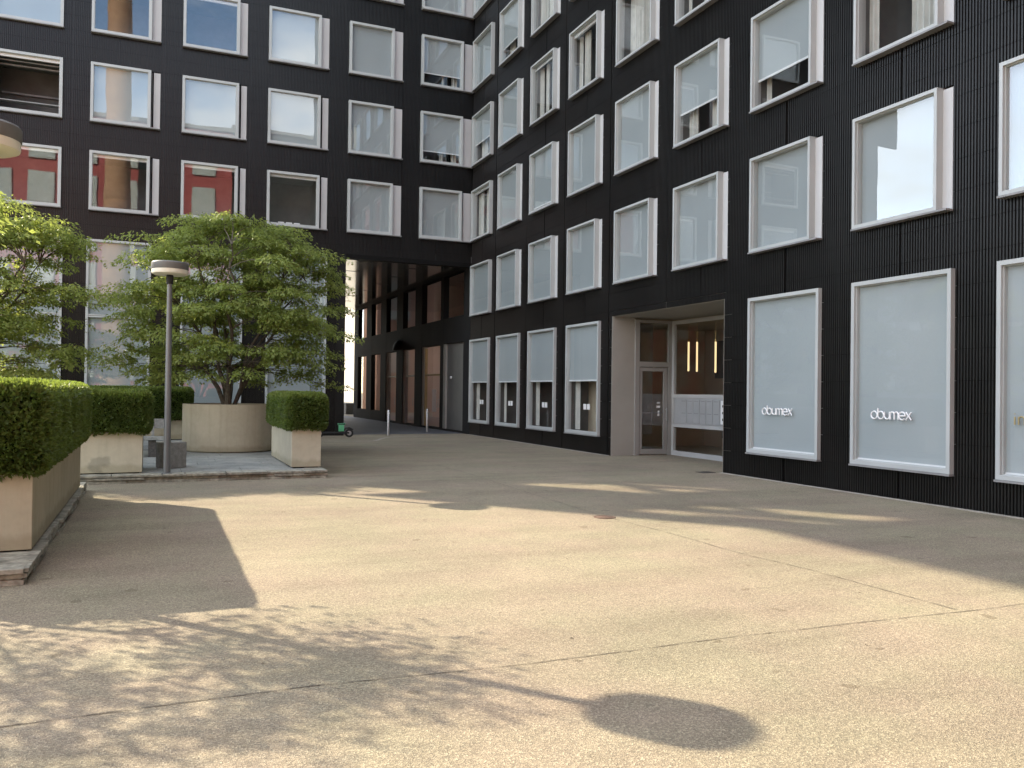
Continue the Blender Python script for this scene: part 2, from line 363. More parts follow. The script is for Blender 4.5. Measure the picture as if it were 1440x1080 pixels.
def window(T, wp, W, z0, z1, blind=1.0, proj=0.13, open_flap=False, curtains=(), fw=0.085, glass='glass', mull=None, sill_items=False, clear=False, opened=False):
    """protruding casement with frame, pane, blind, fixed sill and (if W > wp) a pale side panel"""
    f = MB(); m = 0.018
    f.box(0, fw, z0, z1, -0.10, proj, T=T); f.box(wp-fw, wp, z0, z1, -0.10, proj, T=T)
    f.box(fw, wp-fw, z1-fw, z1, -0.10, proj, T=T); f.box(fw, wp-fw, z0, z0+fw, -0.10, proj, T=T)
    # inner glazing bead
    i0, i1, j0, j1 = fw, wp-fw, z0+fw, z1-fw; bd = 0.016
    f.box(i0, i0+bd, j0, j1, -0.04, proj-0.05, T=T); f.box(i1-bd, i1, j0, j1, -0.04, proj-0.05, T=T)
    f.box(i0+bd, i1-bd, j1-bd, j1, -0.04, proj-0.05, T=T); f.box(i0+bd, i1-bd, j0, j0+bd, -0.04, proj-0.05, T=T)
    if mull:
        f.box(fw, wp-fw, mull-0.05, mull-0.012, -0.10, proj-0.004, T=T); f.box(fw, wp-fw, mull+0.012, mull+0.05, -0.10, proj-0.004, T=T)
        f.box(fw, wp-fw, mull-0.012, mull+0.012, -0.10, proj-0.03, T=T)
    w = part(f, 'window', MAT['white'])
    g = MB(); dg = proj-0.075
    g.poly([T(i0+bd*.6, j0+bd*.6, dg), T(i1-bd*.6, j0+bd*.6, dg), T(i1-bd*.6, j1-bd*.6, dg), T(i0+bd*.6, j1-bd*.6, dg)])
    if not opened: part(g, 'window_pane', MAT[glass], w, normals=False)
    else:
        for z_0, z_1, d_0, d_1 in ((j1-0.16, j1-0.13, -0.25, -0.2), (j1-0.24, j1-0.20, -0.5, -0.4), (j0+0.28, j0+0.31, -0.3, -0.05), (z0+1.05, z0+1.11, -1.69, -1.6)):
            q = MB(); q.box(i0, i1, z_0, z_1, d_0, d_1, T=T); part(q, 'blind_rail', MAT['sill'], w)
    s = MB(); s.box(-0.012, W+0.012, z0-0.034, z0-0.004, -0.02, proj+0.02, T=T)
    part(s, 'window_sill', MAT['sill'], w)
    if blind > 0:
        b = MB(); zb = j1 - (j1-j0)*blind; db = -0.035
        n = 1
        b.poly([T(i0-0.01, zb, db), T(i1+0.01, zb, db), T(i1+0.01, j1+0.02, db), T(i0-0.01, j1+0.02, db)], 0)
        b.box(i0, i1, zb-0.002, zb+0.04, db-0.002, db+0.022, 1, T=T)
        part(b, 'blind', [MAT['blind'], MAT['bar']], w, normals=False)
    else:
        b = MB(); b.box(i0, i1, j1-0.10, j1+0.02, -0.07, -0.01, 0, T=T); part(b, 'blind_cassette', MAT['bar'], w)
    if blind < 0.99 and not clear:
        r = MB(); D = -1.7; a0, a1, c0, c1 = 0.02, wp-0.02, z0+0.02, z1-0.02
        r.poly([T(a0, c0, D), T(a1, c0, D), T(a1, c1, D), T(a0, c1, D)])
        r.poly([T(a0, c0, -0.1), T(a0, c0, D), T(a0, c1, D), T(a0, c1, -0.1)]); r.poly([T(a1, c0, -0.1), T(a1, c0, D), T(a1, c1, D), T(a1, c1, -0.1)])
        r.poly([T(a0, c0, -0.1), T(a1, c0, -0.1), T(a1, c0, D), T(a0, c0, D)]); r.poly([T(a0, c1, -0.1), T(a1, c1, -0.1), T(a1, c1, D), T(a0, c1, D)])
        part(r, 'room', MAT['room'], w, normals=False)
        for (q0, q1) in curtains:
            part(curtain_mesh(T, i0+(i1-i0)*q0, i0+(i1-i0)*q1, j0+0.02, j1-0.03, -0.22), 'curtain', MAT['curtain'], w, normals=False)
    if W > wp + 0.02:
        p = MB()
        if open_flap:
            p.box(wp+0.085, W, z0, z1-0.03, -0.06, -0.004, T=T); p.box(wp+0.002, wp+0.085, z0, z0+0.05, -0.06, -0.004, T=T)
            p.box(wp+0.03, wp+0.042, z0+0.05, z1-0.03, -0.09, -0.04, 1, T=T)
        else:
            p.box(wp+0.002, W, z0, z1-0.03, -0.06, -0.004, T=T)
        part(p, 'ventilation_panel', [MAT['panel'], MAT['sill']], w)
    if sill_items:
        q = MB()
        for k in range(3): q.box(0.42+0.28*k, 0.62+0.28*k, j0+0.005, j0+0.085, -0.12, -0.06, T=T)
        part(q, 'sill_box', MAT['bar'], w)
    return w

# ---- right-hand wing
Wr = 1.905; wpr = 1.722
SR = 30.70   # s origin: s = SR - y
opens = []
RCFG = {1: {},
        2: {0: dict(blind=0, curtains=((0.0, .3), (.45, .9))), 2: dict(blind=.95), 5: dict(blind=.63, curtains=((.05, .28), (.62, .95))), 6: dict(blind=.70, curtains=((.02, .12),)), 7: dict(blind=.14, curtains=((.0, .1), (.55, .9)))},
        3: {0: dict(blind=.60, curtains=((.1, .5), (.6, .95))), 2: dict(blind=.06, curtains=((.0, .16), (.3, .45), (.6, .98))), 3: dict(blind=0, curtains=((.0, .1), (.2, .42))), 4: dict(blind=0, curtains=((.1, .55), (.62, .9))), 5: dict(blind=0, curtains=((0, .12), (.4, .7))), 6: dict(blind=.5), 7: dict(blind=.4)},
        4: {1: dict(blind=.72, curtains=((.1, .4),)), 2: dict(blind=.05, curtains=((0, .3), (.4, .98))), 4: dict(blind=.5)},
        5: {}}
for fl, (z0, z1) in FLOORS.items():
    for c, yl in enumerate(RL):
        if fl >= 4 and c > 8: continue
        wp, W = (1.965, 1.965) if c == 0 else (wpr, Wr)
        opens.append((SR-yl, SR-yl+W, z0, z1))
        window(TR(yl), wp, W, z0, z1, fw=0.056, **RCFG[fl].get(c, {}))
GW = {0: 30.59, 1: 27.82, 2: 25.06, 3: 22.27, 6: 13.95, 7: 11.16, 8: 8.40, 9: 5.63, 10: 2.86}
ground_win = {}
for c, yl in GW.items():
    W = 2.0
    opens.append((SR-yl, SR-yl+W, GZ[0], GZ[1]))
    low = c < 4
    cu = ((.05, .15),) if low else ()
    ground_win[c] = window(TR(yl), W, W, GZ[0], GZ[1], blind=0.525 if low else 1.0, proj=0.085, curtains=cu, glass='glassflat', fw=0.068)
NY0, NY1, NZ = 14.83, 19.66, 3.76
opens.append((SR-NY1, SR-NY0, 0.0, NZ))
joints_r = [SR - (yl + 0.43) for yl in RL] + [SR - (yl - 0.95) for yl in RL]
mb = cladding(TR(SR), 0.0, SR + 6.0, 19.3, opens, joints_r)
part(mb, 'facade_cladding', [MAT['clad'], MAT['black']], normals=False)

# ---- rear-left wing
opens = []
NX, NZ2, FX = -10.0, 14.0, -11.28
LC = [(-2.107, 1.819), (0.694, 1.842), (3.529, 1.833), (6.398, 1.685), (9.157, 1.681)]
WL = {0: 0.29, 1: 0.27, 2: 0.30, 3: 0.355, 4: 0.41}
LCFG = {2: {0: dict(blind=0, open_flap=True), 1: dict(blind=0, open_flap=True), 2: dict(blind=0, open_flap=True, sill_items=True), 4: dict(open_flap=True)},
        3: {0: dict(open_flap=True), 1: dict(open_flap=True), 2: dict(open_flap=True), 4: dict(blind=.80, curtains=((.5, .6), (.8, .95)))},
        4: {0: dict(blind=0), 1: dict(blind=0), 2: dict(), 4: dict(blind=.77, open_flap=True, curtains=((.55, .62), (.8, .95)))},
        5: {}}
SUN_GAPS = ((3, -7.75), (4, -7.75), (5, -10.55))      # unseen see-through rooms, added to throw sun patches on the shaded paving
for fl in (2, 3, 4, 5):
    z0, z1 = FLOORS[fl]
    for c, (xl, wp) in enumerate(LC):
        W = wp + WL[c]
        opens.append((xl, xl+W, z0, z1))
        window(TL(xl), wp, W, z0, z1, **LCFG[fl].get(c, {}))
    for xl in (-4.95, -7.75, -10.55):
        if xl < -10 and fl < 5: continue
        opens.append((xl, xl+2.03, z0, z1))
        window(TL(xl), 2.03, 2.03, z0, z1, glass='gapglass' if (fl, xl) in SUN_GAPS else 'glass', blind=0 if (xl > -5 and fl in (2, 3)) or (fl, xl) in SUN_GAPS else 1.0, proj=0.09, clear=(fl, xl) in SUN_GAPS, opened=(fl == 3 and xl > -5))
for xl, xr in ((-2.15, -0.20), (0.74, 2.76), (3.57, 5.69), (-4.95, -2.84), (-7.75, -5.72)):
    opens.append((xl, xr, 0.5, 6.54))
    window(TL(xl), xr-xl, xr-xl, 0.5, 6.54, blind=1.0, proj=0.07, mull=4.02, fw=0.075, glass='glass')
opens.append((6.38, XW, 0.0, 6.54)); opens.append((-11.5, NX, 0.0, NZ2))   # passage, and an unseen notch added so sun reaches the left maple
joints_l = [x for x in np.arange(-11.0, 11.2, 1.39)]
mb = cladding(TL(0.0), FX, XW-0.002, 19.3, opens, joints_l, seam_off=0.2)
part(mb, 'facade_cladding', [MAT['clad'], MAT['black']], normals=False)

# ---- shell: roofs, ends, back walls, upper storeys out of the picture
YB = 51.6
sh = MB()
sh.box(NX, XW, YW+0.02, YB, 33.5, 34.0)                          # roof rear wing
sh.box(FX, XW, YW, YW+0.3, 19.3, 33.5)                           # plain upper storeys
EY0, EY1, EZ0, EZ1 = YW+0.5, YW+8.3, 12.5, 20.4                  # end-wall openings, added to let sun into the see-through rooms
sh.box(NX, NX+0.3, YW+0.06, YB, 0.0, EZ0); sh.box(NX, NX+0.3, YW+0.06, YB, EZ1, 33.5)
sh.box(NX, NX+0.3, YW+0.06, EY0, EZ0, EZ1); sh.box(NX, NX+0.3, EY1, YB, EZ0, EZ1)
for q in range(1, 4): sh.box(NX+0.02, NX+0.28, EY0+1.95*q-0.13, EY0+1.95*q+0.13, EZ0, EZ1)
for q in (14.6, 17.6): sh.box(NX+0.03, NX+0.27, EY0, EY1, q-0.13, q+0.13)
sh.box(NX+0.3, 6.08, YB-0.3, YB, 0.0, 33.5); sh.box(6.08, XW, YB-0.3, YB, 6.75, 33.5)
sh.box(XW+0.3, 24.0, -6.0, YB, 33.5, 34.0)
sh.box(XW, XW+0.3, -6.0, YW, 19.3, 34.0)
sh.box(24.0, 24.3, -6.0, YB, 0.0, 34.0); sh.box(XW+0.06, 24.0, -6.3, -6.0, 0.0, 34.0); sh.box(XW+0.3, 24.0, YB-0.3, YB, 0.0, 33.5)
part(sh, 'plain_wall', MAT['black'])
# unseen slanted wedge, added to bend the building's shadow edge
ov = MB(); a, b = YW+0.0, YW+1.5
pr = [(FX-0.01, 18.0), (FX-0.01, 33.9), (-25.0, 33.9), (-25.0, 31.8)]
ov.poly([(x, a, z) for x, z in pr]); ov.poly([(x, b, z) for x, z in reversed(pr)])
for i in range(4):
    p, q = pr[i], pr[(i+1) % 4]; ov.poly([(p[0], a, p[1]), (p[0], b, p[1]), (q[0], b, q[1]), (q[0], a, q[1])])
part(ov, 'shadow_edge_wedge', MAT['clad'])

# ---- passage under the rear wing
pw = MB(); pw.box(6.08, 6.38, YW+0.06, YB, 0.0, 6.7); part(pw, 'passage_wall', MAT['pink'])
pe = MB(); pe.box(5.69+0.012, 6.375, YW+0.051, YW+0.058, 0, 6.6); pe.box(6.06, 6.384, YW-0.02, YW+0.6, 0.0, 6.54); part(pe, 'pier', MAT['clad'])
pc = MB(); pc.box(6.08, XW+0.3, YW+0.03, YB-0.31, 6.70, 6.95, 0)
for k in range(7):
    yy = YW+1.6+2.77*k; pc.box(7.2, 7.9, yy, yy+0.07, 6.692, 6.699, 1); pc.box(9.4, 10.1, yy+.9, yy+.97, 6.692, 6.699, 1)
pc.box(6.38, XW, YW+0.0, YW+0.35, 6.54, 6.70, 1)
part(pc, 'passage_ceiling', [MAT['ceil'], MAT['black']])
piers = [(31.17, 31.62), (34.02, 34.58), (36.98, 38.35), (40.45, 41.75), (43.65, 45.0), (46.98, 48.25), (50.45, 51.35)]
fr = MB()
Tw = TR(0)
def wbox(m, y0, y1, z0, z1, d0, d1, mi=0): m.box(-y1, -y0, z0, z1, d0, d1, mi, T=Tw)
piers = [(30.7, 31.5), (34.06, 34.45), (37.2, 38.3), (40.4, 41.6), (43.7, 44.9), (47.0, 48.2), (50.4, 51.45)]
for a, b in piers: wbox(fr, a, b, 0, 6.7, -0.25, 0.0)
for (a, b), (c, d) in zip(piers, piers[1:]):
    wbox(fr, b, c, 3.68, 4.75, -0.25, -0.003)
    wbox(fr, b, c, 0.0, 0.09, -0.25, -0.003)
    wbox(fr, b, c, 6.55, 6.7, -0.25, -0.003)
wbox(fr, 44.9, 47.0, 0.09, 0.55, -0.25, -0.003); wbox(fr, 48.2, 50.4, 0.09, 0.55, -0.25, -0.003)
passage = part(fr, 'passage_frame', MAT['matt'])
for i, ((a, b), (c, d)) in enumerate(zip(piers, piers[1:])):
    g = MB(); g.poly([(XW+0.12, b, 4.75), (XW+0.12, c, 4.75), (XW+0.12, c, 6.55), (XW+0.12, b, 6.55)])
    if i > 0: g.poly([(XW+0.12, b, 0.09), (XW+0.12, c, 0.09), (XW+0.12, c, 3.68), (XW+0.12, b, 3.68)])
    part(g, 'passage_pane', MAT['passglass'], passage, normals=False)
    if i in (1, 2, 3):
        dr = MB(); wbox(dr, c-0.28, c-0.02, 0.09, 3.68, -0.2, -0.03, 0)
        wbox(dr, b+0.02, b+0.09, 0.09, 3.68, -0.17, -0.06, 1 if i == 1 else 2); wbox(dr, c-0.42, c-0.34, 0.09, 3.6, -0.17, -0.06, 1 if i == 1 else 2)
        wbox(dr, b+0.09, c-0.42, 2.35, 2.43, -0.17, -0.06, 1 if i == 1 else 2)
        do = part(dr, 'glass_door', [MAT['beige'], MAT['wood'], MAT['sill']], passage)
        h = MB(); h.tube([(XW-0.0, b+0.22, 0.95), (XW-0.0, b+0.22, 1.35)], 0.018, 8); h.tube([(XW, b+0.22, 1.0), (XW+0.11, b+0.22, 1.0)], 0.012, 6); h.tube([(XW, b+0.22, 1.3), (XW+0.11, b+0.22, 1.3)], 0.012, 6)
        part(h, 'door_handle', MAT['steel'], passage, smooth=True)
ps = MB(); wbox(ps, 35.35, 35.95, 0.75, 1.75, -0.145, -0.135); part(ps, 'poster', MAT['sticker'], passage)
gd = MB(); wbox(gd, 31.5, 33.75, 0.09, 3.68, -0.16, -0.10, 0); wbox(gd, 33.75, 34.06, 0.03, 3.68, -0.25, -0.02, 2)
door2 = part(gd, 'service_door', [MAT['greydoor'], MAT['panel'], MAT['beige']])
kn = MB(); kn.lathe([(0.06, 0), (0.06, 0.05), (0.03, 0.06)], n=12); kn.v = [(XW+0.10-p[2], 33.2+p[0], 2.25+p[1]) for p in kn.v]
part(kn, 'door_lamp', MAT['sticker'], door2)
# dark rooms behind the passage glazing
rm = MB()
rm.poly([(XW+5, 31, 0), (XW+5, YB, 0), (XW+5, YB, 6.7), (XW+5, 31, 6.7)]); rm.poly([(XW+.26, 31, 0.02), (XW+5, 31, .02), (XW+5, YB-.3, .02), (XW+.26, YB-.3, .02)])
rm.poly([(XW+.26, 31, 4.2), (XW+5, 31, 4.2), (XW+5, YB-.3, 4.2), (XW+.26, YB-.3, 4.2)]); rm.poly([(XW+.26, 31, 6.69), (XW+5, 31, 6.69), (XW+5, YB-.3, 6.69), (XW+.26, YB-.3, 6.69)])
for yy in (31.0, 37.7, 44.3, YB-.32): rm.poly([(XW+.26, yy, 0), (XW+5, yy, 0), (XW+5, yy, 6.7), (XW+.26, yy, 6.7)])
part(rm, 'room', MAT['mauve'], normals=False)
sl = MB()
for (a, b) in ((34.6, 37.0), (38.5, 40.3), (41.8, 43.6), (45.0, 46.9), (48.3, 50.2)):
    for z in (3.95,): sl.box(XW+0.9, XW+1.05, a+0.2, b-0.2, z, z+0.06)
part(sl, 'ceiling_light', MAT['striplight'])
sv = MB()   # shelving seen through the far shop window
for k in range(4): sv.box(XW+0.9, XW+1.2, 45.2, 46.8, 0.75+0.42*k, 0.78+0.42*k); 
for k in range(22):
    s0 = 45.25+random.random()*1.4; q = random.randrange(4); sv.box(XW+0.93, XW+1.1, s0, s0+0.12, 0.782+0.42*q, 0.95+0.42*q+random.random()*.12)
part(sv, 'shop_shelf', MAT['bar'])
dm = MB(); n = 10
for i in range(n):
    for j in range(5):
        def P(i, j):
            t = math.pi*i/n; ph = math.pi/2*j/5
            return (XW - 0.35*math.sin(ph)*1.0, 40.95 + 0.6*math.cos(t)*math.cos(ph), 3.72 + 0.5*math.sin(t)*math.cos(ph))
        dm.poly([P(i, j), P(i+1, j), P(i+1, j+1), P(i, j+1)])
part(dm, 'dome_awning', MAT['black'], smooth=True)

# ---- entrance recess
X2 = 13.2
ni = MB()
ni.box(XW+0.045, 12.0, NY1-0.015, NY1+0.2, 0.0, NZ, 0)             # lined flank wall
ni.box(XW+0.045, X2+0.1, NY0-0.2, NY0+0.004, 0.0, NZ, 0)
ni.box(XW+0.045, X2+0.2, NY0+0.004, NY1-0.015, NZ-0.01, NZ+0.15, 0)
for a, b in ((NY0-0.0, NY0+0.004), (NY1-0.015, NY1)): ni.box(XW-0.002, XW+0.044, a, b, 0.0, NZ, 0)
part(ni, 'entrance_lining', MAT['beige'])
df = MB()  # door screen on the flank facing the court
def dbox(m, x0, x1, z0, z1, a=0.0, b=0.07, mi=0): m.box(x0, x1, NY1-b, NY1-a, z0, z1, mi)
dbox(df, 12.0, 12.13, 0, 3.70); dbox(df, 13.06, 13.2, 0, 3.70); dbox(df, 12.13, 13.06, 2.42, 2.56); dbox(df, 12.13, 13.06, 3.62, 3.70)
screen = part(df, 'door_frame', MAT['frame2'])
dl = MB(); dbox(dl, 12.15, 12.23, 0.03, 2.4, 0.005, 0.055); dbox(dl, 12.92, 13.04, 0.03, 2.4, 0.005, 0.055); dbox(dl, 12.23, 12.92, 2.3, 2.4, 0.005, 0.055); dbox(dl, 12.23, 12.92, 0.03, 0.17, 0.005, 0.055); dbox(dl, 12.23, 12.92, 1.15, 1.17, 0.012, 0.05, 1)
leaf = part(dl, 'entrance_door', [MAT['frame2'], MAT['sill']])
g = MB(); g.poly([(12.23, NY1-0.03, 0.17), (12.92, NY1-0.03, 0.17), (12.92, NY1-0.03, 2.3), (12.23, NY1-0.03, 2.3)])
part(g, 'door_pane', MAT['glass'], leaf, normals=False)
h = MB(); h.tube([(12.98, NY1-0.12, 0.95), (12.98, NY1-0.12, 1.3)], 0.014, 8); h.tube([(12.98, NY1-0.12, 1.0), (12.98, NY1-0.05, 1.0)], 0.01, 6); h.tube([(12.98, NY1-0.12, 1.25), (12.98, NY1-0.05, 1.25)], 0.01, 6)
part(h, 'door_handle', MAT['steel'], leaf, smooth=True)
for x0, x1, a, b in ((12.70, 12.82, 1.30, 1.36), (12.74, 12.80, 1.08, 1.22), (12.71, 12.81, 1.42, 1.45)):
    st = MB(); st.box(x0, x1, NY1-0.036, NY1-0.032, a, b); part(st, 'sticker', MAT['sticker'], leaf)
g = MB(); g.poly([(12.13, NY1-0.04, 2.56), (13.06, NY1-0.04, 2.56), (13.06, NY1-0.04, 3.62), (12.13, NY1-0.04, 3.62)])
part(g, 'transom_pane', MAT['glass'], screen, normals=False)
sf = MB()  # glazed screen at the back of the recess
def sbox(m, y0, y1, z0, z1, a=-0.03, b=0.05, mi=0): m.box(X2+a, X2+b, y0, y1, z0, z1, mi)
sbox(sf, NY1-0.17, NY1-0.06, 0, 3.70); sbox(sf, NY0+0.012, NY1-0.17, 3.60, 3.70); sbox(sf, NY0+0.012, NY1-0.17, 0, 0.13); sbox(sf, NY0+0.012, NY1-0.17, 1.58, 1.68); sbox(sf, NY0+0.012, NY1-0.17, 0.78, 0.88)
for yy in (17.05, 15.9): sbox(sf, yy-0.05, yy+0.05, 0.13, 3.60)
glaz = part(sf, 'lobby_window', MAT['frame3'])
g = MB()
for a, b in ((0.13, 0.78), (1.68, 3.60)): g.poly([(X2+0.01, NY0+0.012, a), (X2+0.01, NY1-0.17, a), (X2+0.01, NY1-0.17, b), (X2+0.01, NY0+0.012, b)])
part(g, 'lobby_pane', MAT['glassflat'], glaz, normals=False)
mx = MB(); sbox(mx, 17.12, NY1-0.19, 0.885, 1.575, -0.02, 0.16, 0)
for r in range(2):
    for k in range(7):
        y0 = 17.16+0.285*k; sbox(mx, y0+0.006, y0+0.276, 0.91+0.325*r, 1.215+0.325*r, -0.032, -0.021, 0); sbox(mx, y0+0.05, y0+0.23, 1.165+0.325*r, 1.18+0.325*r, -0.036, -0.033, 1)
mailb = part(mx, 'mailbox_bank', [MAT['mail'], MAT['sill']])
bp = MB(); sbox(bp, 17.17, 17.37, 0.93, 1.53, -0.05, -0.037, 0)
for k in range(3): bp.box(X2-0.058, X2-0.051, 17.24, 17.30, 1.02+0.17*k, 1.08+0.17*k, 1)
part(bp, 'doorbell_panel', [MAT['bar'], MAT['dark']])
lb = MB(); lb.box(16.6, 16.8, NY0, 23.0, 0, NZ, 0); lb.box(X2+0.1, 16.6, 22.8, 23.0, 0, NZ, 0); lb.box(X2+0.1, 16.6, NY0-0.2, NY0, 0, NZ, 0)
lb.box(X2+0.06, 16.6, NY0, 22.8, -0.04, 0.006, 0); lb.box(12.1, X2+0.06, NY1+0.01, 22.8, -0.04, 0.006, 0); lb.box(X2+0.2, 16.6, NY0, 22.8, NZ, NZ+.1, 0); lb.box(12.0, 12.1, NY1+0.2, 22.8, 0, NZ, 0); lb.box(12.1, X2+.25, NY1+0.1, 22.8, NZ, NZ+.1, 0)
part(lb, 'lobby_wall', MAT['lobby'])
pcx = MB(); pcx.box(16.56, 16.598, 20.4, 22.2, 2.2, 3.4, 0); pcx.box(16.56, 16.598, 20.6, 21.8, 0.3, 1.5, 0); pcx.box(16.55, 16.598, 18.6, 19.8, 0.9, 2.1, 0)
part(pcx, 'lobby_picture', MAT['dark'])
cj = MB(); cj.tube([(14.3, 19.2, NZ-0.001), (14.3, 19.2, 3.72)], 0.05, 10)
root = None
for i, (x, y, zb, lab) in enumerate(((14.2, 20.28, 2.35, 'thin brass tube pendant lamp in the lobby, nearest to the door post'), (14.2, 19.87, 2.33, 'thin brass tube pendant lamp in the lobby, hanging between the other two'), (14.2, 19.01, 2.29, 'thin brass tube pendant lamp in the lobby, the one hanging alone above the doorbell panel'))):
    if root is None:
        root = empty('pendant_lamp', (x, y, zb), lab, 'lamp', 'brass pendant lamps in the lobby')
        t = MB(); t.tube([(0, 0, 0), (0, 0, 0.85)], 0.026, 10); t.build('brass_tube', MAT['glow'], root, smooth=True)
        t = MB(); t.tube([(0, 0, 0.85), (0, 0, 0.92)], 0.03, 10); t.tube([(0, 0, 0.92), (0, 0, NZ-zb)], 0.004, 5); t.build('hanging_cable', MAT['brass'], root)
    else:
        c = copy_tree(root); c.location = (x, y, zb); c['label'] = lab

# ---- lettering on the shop windows
def arc(cx, cz, r, a0, a1, n=14, rz=None):
    rz = rz or r
    return [(cx + r*math.cos(R_(a0+(a1-a0)*i/n)), cz + rz*math.sin(R_(a0+(a1-a0)*i/n))) for i in range(n+1)]
GL = {'o': ([arc(.5, .5, .5, 0, 360, 24)], 1.0), 'b': ([[(0, 1.45), (0, .5)], arc(.5, .5, .5, 0, 360, 24)], 1.0),
      'u': ([[(0, 1), (0, .45)] + arc(.43, .45, .43, 180, 360) + [(.86, 1)], [(.86, .45), (.86, 0)]], .86),
      'm': ([[(0, 0), (0, 1)], [(0, .6)] + arc(.32, .66, .32, 180, 0) + [(.64, 0)], [(.64, .58)] + arc(.96, .66, .32, 180, 0) + [(1.28, 0)]], 1.28),
      'e': ([[(.02, .5), (.98, .5)] + arc(.5, .5, .5, 0, 315, 22)], 1.0), 'x': ([[(0, 0), (.82, 1)], [(0, 1), (.82, 0)]], .82),
      'i': ([[(0, 0), (0, 1)], [(0, 1.28), (0, 1.38)]], .02), 'n': ([[(0, 0), (0, 1)], [(0, .6)] + arc(.38, .62, .38, 180, 0) + [(.76, 0)]], .76),
      't': ([[(.2, 1.35), (.2, .2)] + arc(.42, .22, .22, 180, 270, 6), [(0, 1), (.5, 1)]], .5)}
def lettering(word, yl, z0, xh, total, r, mat, parent, d=0.03, name='lettering'):
    widths = sum(GL[c][1] for c in word); gap = (total/xh - widths)/max(1, len(word)-1)
    mb = MB(); u = 0.0
    for ch in word:
        strokes, w = GL[ch]
        for st in strokes:
            mb.tube([(XW-d, yl-(u+p[0])*xh, z0+p[1]*xh) for p in st], r, 6)
        u += w + gap
    part(mb, name, mat, parent, smooth=True)
lettering('obumex', 13.53, 1.305, 0.125, 0.85, 0.0125, MAT['letter'], ground_win[6])
lettering('obumex', 10.74, 1.315, 0.125, 0.82, 0.0125, MAT['letter'], ground_win[7])
lettering('int', 8.146, 1.315, 0.115, 0.26, 0.0125, MAT['gold'], ground_win[8])
for c in range(4):
    yl = GW[c]
    for k in range(2):
        mb = MB(); wbox(mb, yl-1.05-0.21*k-0.17, yl-1.05-0.21*k, 1.21, 1.37, 0.014, 0.017)
        part(mb, 'sticker', MAT['sticker'], ground_win[c])

# ------------------------------------------------------------------ ground
g = MB(); S = 400
g.poly([(-S, -S, 0), (S, -S, 0), (S, S, 0), (-S, S, 0)])
tag(g.build('plaza_pavement', MAT['asphalt'], normals=False), kind='structure')
def strip(pts, w, z, jit=0.0022, step=0.06):
    mb = MB(); P = [Vector((p[0], p[1], 0)) for p in pts]; out = []
    for a, b in zip(P, P[1:]):
        n = max(1, int((b-a).length/step))
        for i in range(n): out.append(a.lerp(b, i/n))
    out.append(P[-1]); rows = []
    off = 0.0
    for i, p in enumerate(out):
        d = (out[min(i+1, len(out)-1)]-out[max(i-1, 0)]).normalized(); nrm = Vector((-d.y, d.x, 0))
        off = 0.8*off + random.gauss(0, jit); ww = w*random.uniform(0.25, 1.15)
        rows.append((p+nrm*(off+ww/2), p+nrm*(off-ww/2)))
    for (a, b), (c, d) in zip(rows, rows[1:]):
        mb.poly([(a.x, a.y, z), (b.x, b.y, z), (d.x, d.y, z), (c.x, c.y, z)])
    return mb
def smooth_pts(pts, n=8):
    out = []
    for i in range(len(pts)-1):
        p0, p1, p2, p3 = (Vector(pts[max(0, min(len(pts)-1, i+k))]) for k in (-1, 0, 1, 2))
        for j in range(n):
            t = j/n; out.append(0.5*((2*p1)+(-p0+p2)*t+(2*p0-5*p1+4*p2-p3)*t*t+(-p0+3*p1-3*p2+p3)*t**3))
    out.append(Vector(pts[-1])); return [tuple(p) for p in out]
tag(strip([(-3.0, 4.77), (0.78, 4.85), (2.0, 4.77), (3.8, 4.78), (6.27, 4.68), (8.5, 4.7), (XW-.2, 4.72)], 0.010, 0.004).build('pavement_joint', MAT['crack'], normals=False), kind='structure')
tag(strip([(6.0, 26.0), (5.92, 16.0), (5.76, 12.0), (5.68, 10.2), (5.78, 8.3), (5.77, 7.2), (5.88, 6.4), (5.9, 4.75)], 0.011, 0.0045).build('pavement_joint', MAT['crack'], normals=False), kind='structure')
tag(strip(smooth_pts([(3.2, 27.2), (5.3, 27.4), (6.6, 27.3), (7.3, 28.6), (8.0, 29.5), (9.8, 30.0)]), 0.16, 0.004, 0.004).build('pavement_joint', MAT['lightjoint'], normals=False), kind='structure')
kb = MB(); kb.box(XW-0.11, XW-0.03, -6, NY0-0.02, -0.05, 0.012); kb.box(XW-0.11, XW-0.03, NY1+0.02, 30.6, -0.05, 0.012)
tag(kb.build('wall_edging', MAT['lightjoint']), kind='structure')
pp = MB(); pp.poly([(6.4, YW+0.6, 0.005), (XW-0.01, YW+0.6, 0.005), (XW-0.01, 54, 0.005), (6.4, 54, 0.005)])
tag(pp.build('passage_floor', vary('dark_passage_paving', (0.085, 0.09, 0.105), (0.12, 0.125, 0.14), 1.5, rough=0.7, fine=0.2), normals=False), kind='structure')

